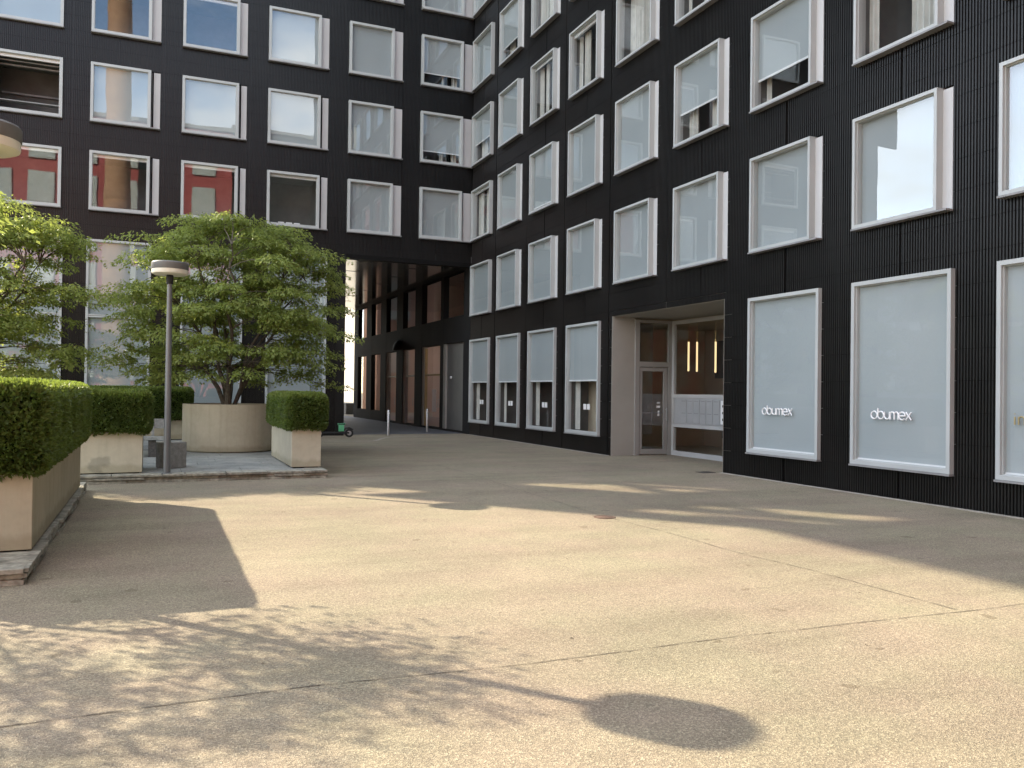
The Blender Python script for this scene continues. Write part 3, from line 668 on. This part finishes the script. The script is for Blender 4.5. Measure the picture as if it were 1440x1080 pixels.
# terraces of stone slabs with layered edging
TZ = 0.15
def terrace(x0, x1, y0, y1, edges):
    mb = MB(); mb.box(x0, x1-0.03, y0+0.03, y1, -0.05, TZ-0.03)
    tag(mb.build('terrace_bed', MAT['stone']), kind='structure')
    t = MB(); y = y0+0.32
    while y < y1-0.1:
        d = random.uniform(0.55, 0.85); x = x0
        while x < x1-0.35:
            w = random.uniform(0.7, 1.3); xe = min(x+w, x1-0.33)
            dz = random.uniform(-0.003, 0.003)
            t.box(x+0.004, xe-0.004, y+0.004, min(y+d, y1)-0.004, TZ-0.045, TZ-0.012+dz); x = xe
        y += d
    tag(t.build('terrace_slabs', MAT['slab'], bevel=0.004), kind='structure')
    e = MB(); 
    for (p, q, nx, ny) in edges:
        L = math.hypot(q[0]-p[0], q[1]-p[1]); ux, uy = (q[0]-p[0])/L, (q[1]-p[1])/L
        for k, (za, zb) in enumerate(((-0.03, 0.048), (0.048, 0.098), (0.098, TZ))):
            s = 0.0
            while s < L-0.02:
                w = min(random.uniform(0.28, 0.9), L-s); o = random.uniform(-0.03, 0.022) + (0.02 if k == 2 else 0)
                dp = 0.34 if k == 2 else 0.2
                za2 = za+random.uniform(0.003, 0.009); zb2 = zb-random.uniform(0.002, 0.008)
                def T(a, b, c, p=p, ux=ux, uy=uy, nx=nx, ny=ny): return (p[0]+ux*a+nx*b, p[1]+uy*a+ny*b, c)
                e.box(s+0.007, s+w-0.007, -dp, o, za2, zb2, T=T); s += w
    tag(e.build('terrace_edging', MAT['stone'], bevel=0.006), kind='structure')
terrace(-7.0, -1.0, 8.19, 15.22, [((-7.0, 8.19), (-1.0, 8.19), 0, -1), ((-1.0, 8.19), (-1.0, 15.22), 1, 0), ((-1.0, 15.22), (-7.0, 15.22), 0, 1)])
terrace(-7.0, 3.05, 16.17, 28.6, [((-7.0, 16.17), (3.05, 16.17), 0, -1), ((3.05, 16.17), (3.05, 28.6), 1, 0)])

# manhole and drains
mh = MB(); mh.lathe([(0.15, -0.02), (0.15, 0.007), (0.125, 0.008), (0.12, 0.004), (0.115, 0.008), (0.0001, 0.008)], n=32)
o = mh.build('valve_cover', MAT['rust'], smooth=True); o.location = (5.655, 9.99, 0); tag(o, 'small round rusty valve cover in the pavement joint at the edge of the shadow', 'cover')
def grate(name, x, y, w, l, label):
    r = empty(name, (x, y, 0), label, 'drain')
    a = MB(); a.box(-w, w, -l, -l+0.025, -0.02, 0.010); a.box(-w, w, l-0.025, l, -0.02, 0.010); a.box(-w, -w+0.025, -l+0.025, l-0.025, -0.02, 0.010); a.box(w-0.025, w, -l+0.025, l-0.025, -0.02, 0.010)
    k = -w+0.045
    while k < w-0.03: a.box(k, k+0.018, -l+0.025, l-0.025, -0.02, 0.008); k += 0.036
    a.build('grate', MAT['iron'], r)
    b = MB(); b.box(-w+.02, w-.02, -l+.02, l-.02, 0.001, 0.0035); b.build('grate_pit', MAT['black'], r)
grate('drain_grate', 10.98, 15.0, 0.16, 0.14, 'small drain grate on the ground at the corner of the entrance recess')
pb = MB()
for k in range(26):
    x = random.uniform(0.0, 6.5); y = random.uniform(4.0, 12.0); s = random.uniform(0.006, 0.018)
    a = random.uniform(0, 3.1); ca, sa = math.cos(a), math.sin(a)
    pb.poly([(x+ca*s, y+sa*s, 0.004), (x-sa*s*.5, y+ca*s*.5, 0.009), (x-ca*s, y-sa*s, 0.004), (x+sa*s*.5, y-ca*s*.5, 0.006)])
tag(pb.build('leaf_litter', MAT['crack'], normals=False), kind='stuff')

# ------------------------------------------------------------------ foliage
def leaves(name, C, D, Nn, L, Wd, tone, mat, parent=None, offset=None):
    n = len(C)
    D = D/np.linalg.norm(D, axis=1, keepdims=True); W = np.cross(Nn, D); W /= np.maximum(np.linalg.norm(W, axis=1, keepdims=True), 1e-6)
    L = L[:, None]; Wd = Wd[:, None]; U = np.cross(D, W)
    V = np.stack([C, C+D*L*.45+W*Wd+U*Wd*.3, C+D*L, C+D*L*.45-W*Wd+U*Wd*.3], 1).reshape(-1, 3)
    if offset is not None: V = V - np.array(offset)
    me = bpy.data.meshes.new(name)
    me.vertices.add(4*n); me.vertices.foreach_set('co', V.astype(np.float32).ravel())
    me.loops.add(4*n); me.loops.foreach_set('vertex_index', np.arange(4*n, dtype=np.int32))
    me.polygons.add(n); me.polygons.foreach_set('loop_start', np.arange(0, 4*n, 4, dtype=np.int32))
    me.update(calc_edges=True); me.validate()
    at = me.attributes.new('tone', 'FLOAT', 'FACE'); at.data.foreach_set('value', tone.astype(np.float32))
    me.materials.append(mat)
    o = bpy.data.objects.new(name, me); COL.objects.link(o)
    if parent: o.parent = parent
    return o

def hedge(x0, x1, y0, y1, z0, z1, dens, size, label, rnd=0.14):
    root = empty('hedge', ((x0+x1)/2, (y0+y1)/2, z0), label, 'hedge', 'clipped hedges in the planters')
    off = tuple(root.location)
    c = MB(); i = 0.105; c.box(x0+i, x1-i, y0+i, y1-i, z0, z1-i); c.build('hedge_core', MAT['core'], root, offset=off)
    ext = np.array([x1-x0, y1-y0, z1-z0]); faces = [(0, -1), (0, 1), (1, -1), (1, 1), (2, 1), (2, -1)]
    Cs, Ns = [], []
    for ax, sg in faces:
        o = [k for k in range(3) if k != ax]; area = ext[o[0]]*ext[o[1]]
        n = int(area*dens*(0.25 if (ax, sg) == (2, -1) else 1))
        p = RNG.random((n, 3)); p[:, ax] = 1.0 if sg > 0 else 0.0
        P = np.array([x0, y0, z0]) + p*ext; nn = np.zeros((n, 3)); nn[:, ax] = sg
        # trimmed but uneven face
        w = np.sin(P[:, o[0]]*5.3+1.2)*np.sin(P[:, o[1]]*6.1+ax)*0.045 + np.sin(P[:, o[0]]*17+P[:, o[1]]*13)*0.012
        P[:, ax] += sg*(w - np.abs(RNG.normal(0, 0.045, n)) + 0.02 + (RNG.random(n) < 0.06)*RNG.random(n)*(0.13 if (ax, sg) == (2, 1) else 0.09))
        Cs.append(P); Ns.append(nn)
    C = np.concatenate(Cs); Nn = np.concatenate(Ns)
    lo = np.array([x0, y0, z0])+rnd; hi = np.array([x1, y1, z1])-rnd    # rounded arrises
    q = np.clip(C, lo, hi); v = C-q; d = np.linalg.norm(v, axis=1, keepdims=True)
    far = (d > rnd*1.15)[:, 0]; C[far] = (q+v/np.maximum(d, 1e-6)*rnd*1.05)[far]
    n = len(C)
    D = Nn*0.75 + RNG.normal(0, 0.6, (n, 3)) + np.array([0, 0, 0.25]); M_ = RNG.normal(0, 1, (n, 3)) + Nn*0.6 + np.array([0, 0, .5])
    top = C[:, 2] > z1-0.06; D[top] = D[top]*0.6 + np.array([0, 0, 0.9]); M_[top] = RNG.normal(0, 1, (int(top.sum()), 3))
    sz = size*RNG.uniform(0.7, 1.35, n)
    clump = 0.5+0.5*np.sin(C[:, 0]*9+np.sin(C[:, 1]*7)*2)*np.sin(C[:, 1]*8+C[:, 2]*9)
    tone = np.clip(0.25*clump + RNG.normal(0.38, 0.2, n) + 0.5*(C[:, 2] > z1-0.07), 0, 1)  # sunlight painted into the tone of the topmost leaves
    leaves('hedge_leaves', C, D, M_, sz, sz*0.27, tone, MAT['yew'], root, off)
    return root

def maple(base, cx, cy, rx, ry, zb, zt, npads, nleaf, label, seed, lobes=None, size=0.076, nstem=8, sparse=1.0):
    rng = np.random.default_rng(seed); rr = random.Random(seed)
    root = empty('maple_tree', base, label, 'tree'); B = Vector(base)
    pads = []
    for k in range(npads):
        h = rng.random()**0.85; th = rng.uniform(0, 2*math.pi)
        prof = (0.80+0.45*h) if h < 0.42 else (0.99*math.sqrt(max(0.03, 1-((h-0.42)/0.66)**2)))
        prof *= 1+0.10*math.sin(3*th+seed)+0.08*math.sin(5*th+h*7+seed*2)
        r = prof*(rng.random()**0.5)
        if h < 0.35 and r < 0.45: r = 0.45+0.5*rng.random()
        pads.append((cx+rx*r*math.cos(th), cy+ry*r*math.sin(th), zb+(zt-zb)*h-0.25*r*r*(1-h), th, r))
    # stems
    tm = MB(); stems = []
    for k in range(nstem):
        a = 2*math.pi*k/nstem + rr.uniform(-.3, .3); e = rr.uniform(0.35, 0.8); hh = rr.uniform(0.62, 0.88)
        end = Vector((cx+rx*e*math.cos(a), cy+ry*e*math.sin(a), zb+(zt-zb)*hh))
        b0 = B + Vector((0.10*math.cos(a), 0.10*math.sin(a), 0))
        pts = []
        for i in range(11):
            t = i/10; p = b0.lerp(end, t); p.z += 0.45*math.sin(math.pi*t)*(0.6+0.4*e); hx = t*(1-t)
            p += Vector((rr.gauss(0, 0.09)*min(1, 4*hx), rr.gauss(0, 0.09)*min(1, 4*hx), 0)); pts.append(p)
        r0 = rr.uniform(0.045, 0.07)
        tm.tube(pts, [r0*(1-0.8*(i/10)**0.8) for i in range(11)], 7); stems.append(pts)
    allp = [(p, i) for s in stems for i, p in enumerate(s) if i > 1]
    for (x, y, z, th, r) in pads:
        t = Vector((x, y, z-0.05))
        best = min(allp, key=lambda q: (q[0]-t).length + 0.9*max(0, q[0].z-t.z+0.1))[0]
        mid = best.lerp(t, 0.5) + Vector((rr.gauss(0, .06), rr.gauss(0, .06), 0.10)); 
        tm.tube([best, best.lerp(mid, .5)+Vector((0, 0, .03)), mid, t], [0.017, 0.013, 0.010, 0.004], 4, cap=False)
        for j in range(3):
            a = rr.uniform(0, 6.28); e = t+Vector((math.cos(a)*.35, math.sin(a)*.35, rr.uniform(-.12, .02))); tm.tube([mid.lerp(t, .6), e], [0.006, 0.002], 3, cap=False)
    tr = tm.build('trunk', MAT['bark'], root, smooth=True, offset=B, normals=False)
    Cs, Ds, Ns, Ts, Ss = [], [], [], [], []
    for (x, y, z, th, r) in pads:
        n = int(nleaf*rng.uniform(0.6, 1.25)); rp = rng.uniform(0.32, 0.62)
        a = rng.uniform(0, 2*math.pi, n); q = np.sqrt(rng.random(n))*rp
        # feathery sprays: pull leaves onto a few fronds
        nf = rng.integers(6, 10); fa = np.round(a/(2*math.pi)*nf)/nf*2*math.pi + rng.normal(0, 0.16, n); a = np.where(rng.random(n) < 0.75, fa, a)
        el = 1.0+0.35*np.cos(a-th)
        px = x+np.cos(a)*q*el; py = y+np.sin(a)*q*el
        pz = z + 0.06 - 0.55*(q/rp)**2*0.30 - 0.10*np.maximum(0, np.cos(a-th))*q*r + rng.normal(0, 0.045, n)
        Cs.append(np.stack([px, py, pz], 1))
        Ds.append(np.stack([np.cos(a), np.sin(a), -0.35-0.5*q/rp], 1)+rng.normal(0, .45, (n, 3)))
        Ns.append(np.stack([0.3*np.cos(a), 0.3*np.sin(a), np.ones(n)], 1)+rng.normal(0, .35, (n, 3)))
        Ts.append(np.clip(rng.normal(rng.uniform(0.28, 0.72), 0.16, n), 0, 1)); Ss.append(size*rng.uniform(0.65, 1.3, n))
    C = np.concatenate(Cs); S_ = np.concatenate(Ss)
    leaves('crown', C, np.concatenate(Ds), np.concatenate(Ns), S_, S_*0.30, np.concatenate(Ts), MAT['maple'], root, tuple(B))
    return root

def drum(x, y, r, z1, label):
    m = MB(); m.lathe([(r-0.06, 0.0), (r-0.06, 0.03), (r, 0.03), (r, z1), (r-0.09, z1), (r-0.09, z1-0.12), (0.0001, z1-0.12)], n=72)
    mi = []
    o = m.build('round_planter', [MAT['conc2'], MAT['soil']], smooth=True); o.location = (x, y, TZ-0.012); tag(o, label, 'planter')
    for p in o.data.polygons:
        if p.center.z > z1-0.2 and math.hypot(p.center.x, p.center.y) < r-0.1: p.material_index = 1
    return o
drum(1.78, 22.25, 1.16, 1.16, 'low round tan concrete planter holding the middle maple tree')
maple((1.72, 22.2, 1.2), 1.85, 22.2, 2.85, 2.3, 2.0, 5.85, 265, 370, 'spreading green maple tree in the round concrete planter behind the lamp post', 5)
drum(-3.95, 21.3, 1.16, 1.16, 'low round tan concrete planter at the far left, holding the sunlit maple tree')
maple((-3.95, 21.3, 1.2), -3.95, 21.3, 2.95, 1.5, 1.9, 5.72, 235, 350, 'maple tree at the left edge with its top sunlit yellow green', 9)
drum(-3.7, 9.9, 0.6, 0.9, 'small round tan concrete planter beside the near street lamp')
maple((-3.7, 9.9, 0.95), -3.35, 9.3, 1.75, 0.85, 2.4, 4.05, 54, 150, 'young maple tree beside the near street lamp', 21, size=0.07, nstem=3)

def planter(x0, x1, y0, y1, z1, mat, label, joints=(), T0=None):
    root = empty('planter', ((x0+x1)/2, (y0+y1)/2, TZ), label, 'planter', 'rectangular concrete planters')
    z0 = (TZ-0.012) if T0 is None else T0; ys = [y0] + list(joints) + [y1]; w = 0.06
    off = tuple(root.location)
    for a, b in zip(ys, ys[1:]):
        m = MB(); g = 0.006
        m.box(x0, x1, a+g, b-g, z0+0.025, z1); m.build('planter_box', MAT[mat], root, bevel=0.008, offset=off)
    m = MB(); m.box(x0+0.05, x1-0.05, y0+0.05, y1-0.05, z0, z0+0.024); m.build('planter_foot', MAT['black'], root, offset=off)
    return root
planter(-2.45, -1.045, 8.97, 14.45, 0.914, 'conc2', 'long concrete planter in the left foreground with a panel joint', joints=(11.85,))
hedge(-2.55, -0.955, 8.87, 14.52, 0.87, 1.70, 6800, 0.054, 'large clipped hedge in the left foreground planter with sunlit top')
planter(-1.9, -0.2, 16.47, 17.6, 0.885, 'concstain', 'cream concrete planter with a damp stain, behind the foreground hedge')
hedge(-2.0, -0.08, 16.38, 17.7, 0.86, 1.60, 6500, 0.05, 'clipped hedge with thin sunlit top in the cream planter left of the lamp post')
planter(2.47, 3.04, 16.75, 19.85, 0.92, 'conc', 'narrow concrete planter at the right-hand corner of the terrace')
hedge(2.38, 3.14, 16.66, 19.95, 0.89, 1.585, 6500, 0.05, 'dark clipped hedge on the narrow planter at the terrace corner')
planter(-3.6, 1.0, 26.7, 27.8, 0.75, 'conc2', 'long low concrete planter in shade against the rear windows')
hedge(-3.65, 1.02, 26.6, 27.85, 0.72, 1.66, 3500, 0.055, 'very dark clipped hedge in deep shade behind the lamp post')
# soft damp stain, flat on the cream planter
# granite cube seat
cb = MB(); cb.box(-0.2, 0.2, -0.2, 0.2, 0, 0.5); o = cb.build('stone_cube', MAT['cube'], bevel=0.012); o.location = (0.30, 17.55, TZ-0.01); o.rotation_euler = (0, 0, R_(35)); tag(o, 'small grey granite cube standing behind the lamp post', 'stone seat')
# bench behind the cream planter
be = empty('bench', (-0.35, 20.4, TZ-0.01), 'stone bench half hidden between the cream planter and the round planter', 'bench')
m = MB(); m.box(-0.9, 0.55, -0.22, 0.22, 0.38, 0.45); m.build('seat', MAT['slab'], be, bevel=0.008)
for x in (-0.7, 0.3):
    m = MB(); m.box(x-0.08, x+0.08, -0.16, 0.16, 0, 0.38); m.build('leg', MAT['iron'], be)
m = MB(); m.box(-0.9, 0.55, 0.24, 0.29, 0.62, 0.84); m.box(-0.72, -0.66, 0.23, 0.24, 0.38, 0.84); m.box(0.28, 0.34, 0.23, 0.24, 0.38, 0.84); m.build('backrest', MAT['slab'], be)

# ------------------------------------------------------------------ street lamps
lamp = empty('street_lamp', (0.21, 16.36, TZ-0.012), 'grey street lamp with flat drum head, whole pole visible in front of the maple', 'street lamp', 'street lamps with drum heads')
m = MB(); m.lathe([(0.064, 0.0), (0.062, 0.3), (0.052, 2.0), (0.042, 3.42), (0.042, 3.45)], n=20); m.build('pole', MAT['pole'], lamp, smooth=True)
m = MB(); m.lathe([(0.10, 0.0), (0.10, 0.012), (0.066, 0.02)], n=20); m.build('base_plate', MAT['pole'], lamp, smooth=True)
m = MB(); m.lathe([(0.058, 3.43), (0.062, 3.44), (0.062, 3.58), (0.05, 3.60)], n=16); m.build('neck', MAT['rubber'], lamp, smooth=True)
m = MB(); m.lathe([(0.312, 3.685), (0.318, 3.695), (0.318, 3.80), (0.30, 3.82), (0.0001, 3.83)], n=48); m.build('cap', MAT['cap'], lamp, smooth=True)
m = MB(); m.lathe([(0.0001, 3.595), (0.27, 3.595), (0.305, 3.61), (0.31, 3.63), (0.31, 3.685)], n=48); m.build('diffuser', MAT['opal'], lamp, smooth=True)
near = copy_tree(lamp); near.location = (-1.43, 8.45, TZ-0.012); near['label'] = 'nearer street lamp, only its beige drum head showing at the left edge'

# ------------------------------------------------------------------ bollards, scooter
bo = empty('bollard', (8.01, 30.5, 0), 'thin steel bollard left of the glass doors, the nearer one to the black pier', 'bollard', 'steel bollards at the passage')
m = MB(); m.lathe([(0.045, 0), (0.045, 0.93), (0.03, 0.95)], n=14); m.build('post', MAT['steel'], bo, smooth=True)
m = MB(); m.lathe([(0.0465, 0.80), (0.0465, 0.86)], n=14); m.build('reflector_band', MAT['sticker'], bo)
b2 = copy_tree(bo); b2.location = (10.2, 32.7, 0); b2['label'] = 'thin steel bollard in front of the ochre framed glass door beside the grey service door'
scooter = empty('kick_scooter', (5.85, 29.6, 0), 'black electric kick scooter with a mint green panel parked by the black pier', 'scooter')
def wheel(x):
    m = MB(); m.lathe([(0.075, -0.03), (0.13, -0.035), (0.15, -0.02), (0.15, 0.02), (0.13, 0.035), (0.075, 0.03)], n=24)
    m.v = [(x+p[0], p[2], 0.15+p[1]) for p in m.v]; w = m.build('wheel', MAT['rubber'], scooter, smooth=True)
    m = MB(); m.lathe([(0.02, -0.04), (0.08, -0.036), (0.08, 0.036), (0.02, 0.04)], n=16); m.v = [(x+p[0], p[2], 0.15+p[1]) for p in m.v]; m.build('rim', MAT['steel'], w, smooth=True)
wheel(0.50); wheel(-0.55)
m = MB(); m.box(-0.40, 0.36, -0.085, 0.085, 0.13, 0.19); m.box(0.36, 0.50, -0.05, -0.035, 0.13, 0.19); m.box(0.36, 0.50, 0.035, 0.05, 0.13, 0.19); m.build('deck', MAT['rubber'], scooter, bevel=0.01)
m = MB(); m.tube([(0.28, 0, 0.2), (0.38, 0, 0.32), (0.5, 0, 0.335), (0.64, 0, 0.27)], [0.03, 0.035, 0.035, 0.02], 8); m.build('mudguard', MAT['rubber'], scooter, smooth=True)
m = MB(); m.tube([(-0.53, 0, 0.16), (-0.40, 0, 0.30), (-0.30, 0, 1.12)], [0.03, 0.035, 0.026], 10); m.build('stem', MAT['rubber'], scooter, smooth=True)
m = MB(); m.tube([(-0.30, -0.24, 1.13), (-0.30, 0.24, 1.13)], 0.018, 8); m.build('handlebar', MAT['rubber'], scooter, smooth=True)
m = MB(); m.box(0.13, 0.31, -0.06, 0.06, 0.21, 0.44); m.box(0.09, 0.35, -0.065, 0.065, 0.442, 0.50, 1); m.build('battery_panel', [MAT['green'], MAT['rubber']], scooter, bevel=0.012)

# ------------------------------------------------------------------ neighbours (seen in reflections and through the passage)
def simple_block(name, x0, x1, y0, y1, h, mat, label, rows, cols, face, win=(1.85, 2.4)):
    root = empty(name, ((x0+x1)/2, (y0+y1)/2, 0), label, 'building'); off = tuple(root.location)
    m = MB(); m.box(x0, x1, y0, y1, 0, h); m.build('wall', MAT[mat], root, offset=off)
    m = MB(); m.box(x0-0.15, x1+0.15, y0-0.15, y1+0.15, h+0.003, h+0.3); m.build('roof', MAT['greyroof'], root, offset=off)
    for z in rows:
        for u in cols:
            w, hh = win; q = MB()
            if face == 'y+': T = lambda s, zz, d: (u+w-s, y1+d, zz)
            elif face == 'y-': T = lambda s, zz, d: (u+s, y0-d, zz)
            elif face == 'x-': T = lambda s, zz, d: (x0-d, u+w-s, zz)
            elif face == 'x+': T = lambda s, zz, d: (x1+d, u+s, zz)
            q.box(0, w, z, z+hh, 0.002, 0.12, 0, T=T); wi = q.build('window', MAT['white'], root, offset=off)
            q = MB(); q.box(0.1, w-0.1, z+0.1, z+hh-0.1, 0.121, 0.124, 0, T=T); q.build('pane', MAT['blindpane'], wi, offset=off)
    return root
MAT['blindpane'] = vary('blind_behind_glass', (0.50, 0.56, 0.56), (0.58, 0.63, 0.62), 0.6, rough=0.12)
simple_block('red_building', -22.0, 5.6, -24.0, -12.0, 23.0, 'red', 'red clad building with white framed windows reflected in the left-hand panes', [2.2+3.4*k for k in range(6)], [-9.25+2.93*k for k in range(-3, 5) if k != 3], 'y+')
rb = bpy.data.objects['red_building']; q = MB(); q.box(-1.5, 0.7, -12.0, -11.93, 0.5, 22.5); q.build('stair_glazing', MAT['slate'], rb, offset=tuple(rb.location))
simple_block('dark_building', 6.0, 20.0, -40.0, -16.0, 24.5, 'slate', 'dark slate building beside the red building, seen only as a reflection', [2.5+3.5*k for k in range(3)], [14.5+3*k for k in range(2)], 'y+')
simple_block('terracotta_building', -28.0, 7.5, 62.0, 66.5, 19.0, 'pink', 'terracotta building beyond the passage, mirrored in its glass doors', [3.0, 7.0], [-20+5*k for k in range(6)], 'y-')
ch = MB(); ch.lathe([(1.05, 0), (0.86, 22), (0.80, 40), (0.9, 40.3), (0.9, 41.2), (0.7, 41.2)], n=40)
o = ch.build('brick_chimney', MAT['brick'], smooth=True); o.location = (-2.9, -8.9, 0); tag(o, 'tall round brick chimney reflected in the left-hand window panes', 'chimney')
simple_block('white_building', 13.3, 30.0, 56.0, 86.0, 16.0, 'plaster', 'bright white building seen through the passage', [6.2, 9.4, 12.6], [68+4*k for k in range(4)], 'x-')
simple_block('far_grey_building', -95.0, -70.0, 25.0, 95.0, 25.0, 'greyroof', 'long grey building beyond the left edge, reflected in the right-hand panes', [2.5, 6, 9.5, 13, 16.5, 20], [28+4*k for k in range(16)], 'x+')
pl = MB(); pl.box(12.0, 13.2, 57.0, 66.0, 0, 0.75); o = pl.build('low_wall', MAT['cube'], bevel=0.02); tag(o, 'low dark stone wall at the foot of the white building beyond the passage', 'wall')

# ------------------------------------------------------------------ light
w = bpy.data.worlds.new('World'); sc.world = w; w.use_nodes = True
nt = w.node_tree; bg = nt.nodes['Background']
sky = nt.nodes.new('ShaderNodeTexSky'); sky.sky_type = 'NISHITA'; sky.sun_disc = False
sky.sun_elevation = SUN_EL; sky.sun_rotation = math.atan2(SUN_AZ.x, SUN_AZ.y); sky.air_density = 1.0; sky.dust_density = 0.4; sky.ozone_density = 1.0
tc = nt.nodes.new('ShaderNodeTexCoord'); mp = nt.nodes.new('ShaderNodeMapping'); mp.inputs['Scale'].default_value = (1, 1, 2.6)
nt.links.new(tc.outputs['Generated'], mp.inputs[0])
cn = noise(nt, mp.outputs[0], 2.4, 7, 0.6)
cl = ramp(nt, cn, [(0.43, (0, 0, 0)), (0.62, (1, 1, 1))])
cm = N(nt, 'ShaderNodeMix', data_type='RGBA'); nt.links.new(cl, cm.inputs[0]); nt.links.new(sky.outputs[0], cm.inputs[6]); cm.inputs[7].default_value = (6.2, 6.3, 6.4, 1)
nt.links.new(mixc(nt, 1.0, cm.outputs[2], (1.0, 0.982, 0.94), 'MULTIPLY'), bg.inputs[0]); bg.inputs[1].default_value = 0.15
sd = bpy.data.lights.new('sun', 'SUN'); sd.energy = 2.9; sd.angle = R_(0.53); sd.color = (1.0, 0.87, 0.655)
so = bpy.data.objects.new('sun', sd); COL.objects.link(so); so.location = (-20, 25, 30)
dirv = Vector((-SUN_AZ.x*math.cos(SUN_EL), -SUN_AZ.y*math.cos(SUN_EL), -math.sin(SUN_EL)))
so.rotation_euler = dirv.to_track_quat('-Z', 'Y').to_euler()

# ------------------------------------------------------------------ camera
cd = bpy.data.cameras.new('camera'); cam = bpy.data.objects.new('camera', cd); COL.objects.link(cam); sc.camera = cam
cd.sensor_width = 36.0; cd.sensor_fit = 'HORIZONTAL'; cd.lens = 1175.512/1440*36.0; cd.clip_end = 2000; cd.clip_start = 0.05
r = Vector((0.91976186, -0.39228014, 0.01242593)); u = Vector((-0.01492158, -0.00331349, 0.99988318)); fw_ = Vector((0.39219314, 0.91983983, 0.00890106))
M = Matrix((( r.x, u.x, -fw_.x, 0.0), (r.y, u.y, -fw_.y, 0.0), (r.z, u.z, -fw_.z, 1.7), (0, 0, 0, 1)))
cam.matrix_world = M

sc.view_settings.view_transform = 'Standard'; sc.view_settings.look = 'None'; sc.view_settings.gamma = 1.0
sc.view_settings.exposure = 2.15
sc.cycles.max_bounces = 10; sc.cycles.transparent_max_bounces = 16; sc.cycles.caustics_reflective = False; sc.cycles.caustics_refractive = False
sc.cycles.sample_clamp_indirect = 6.0
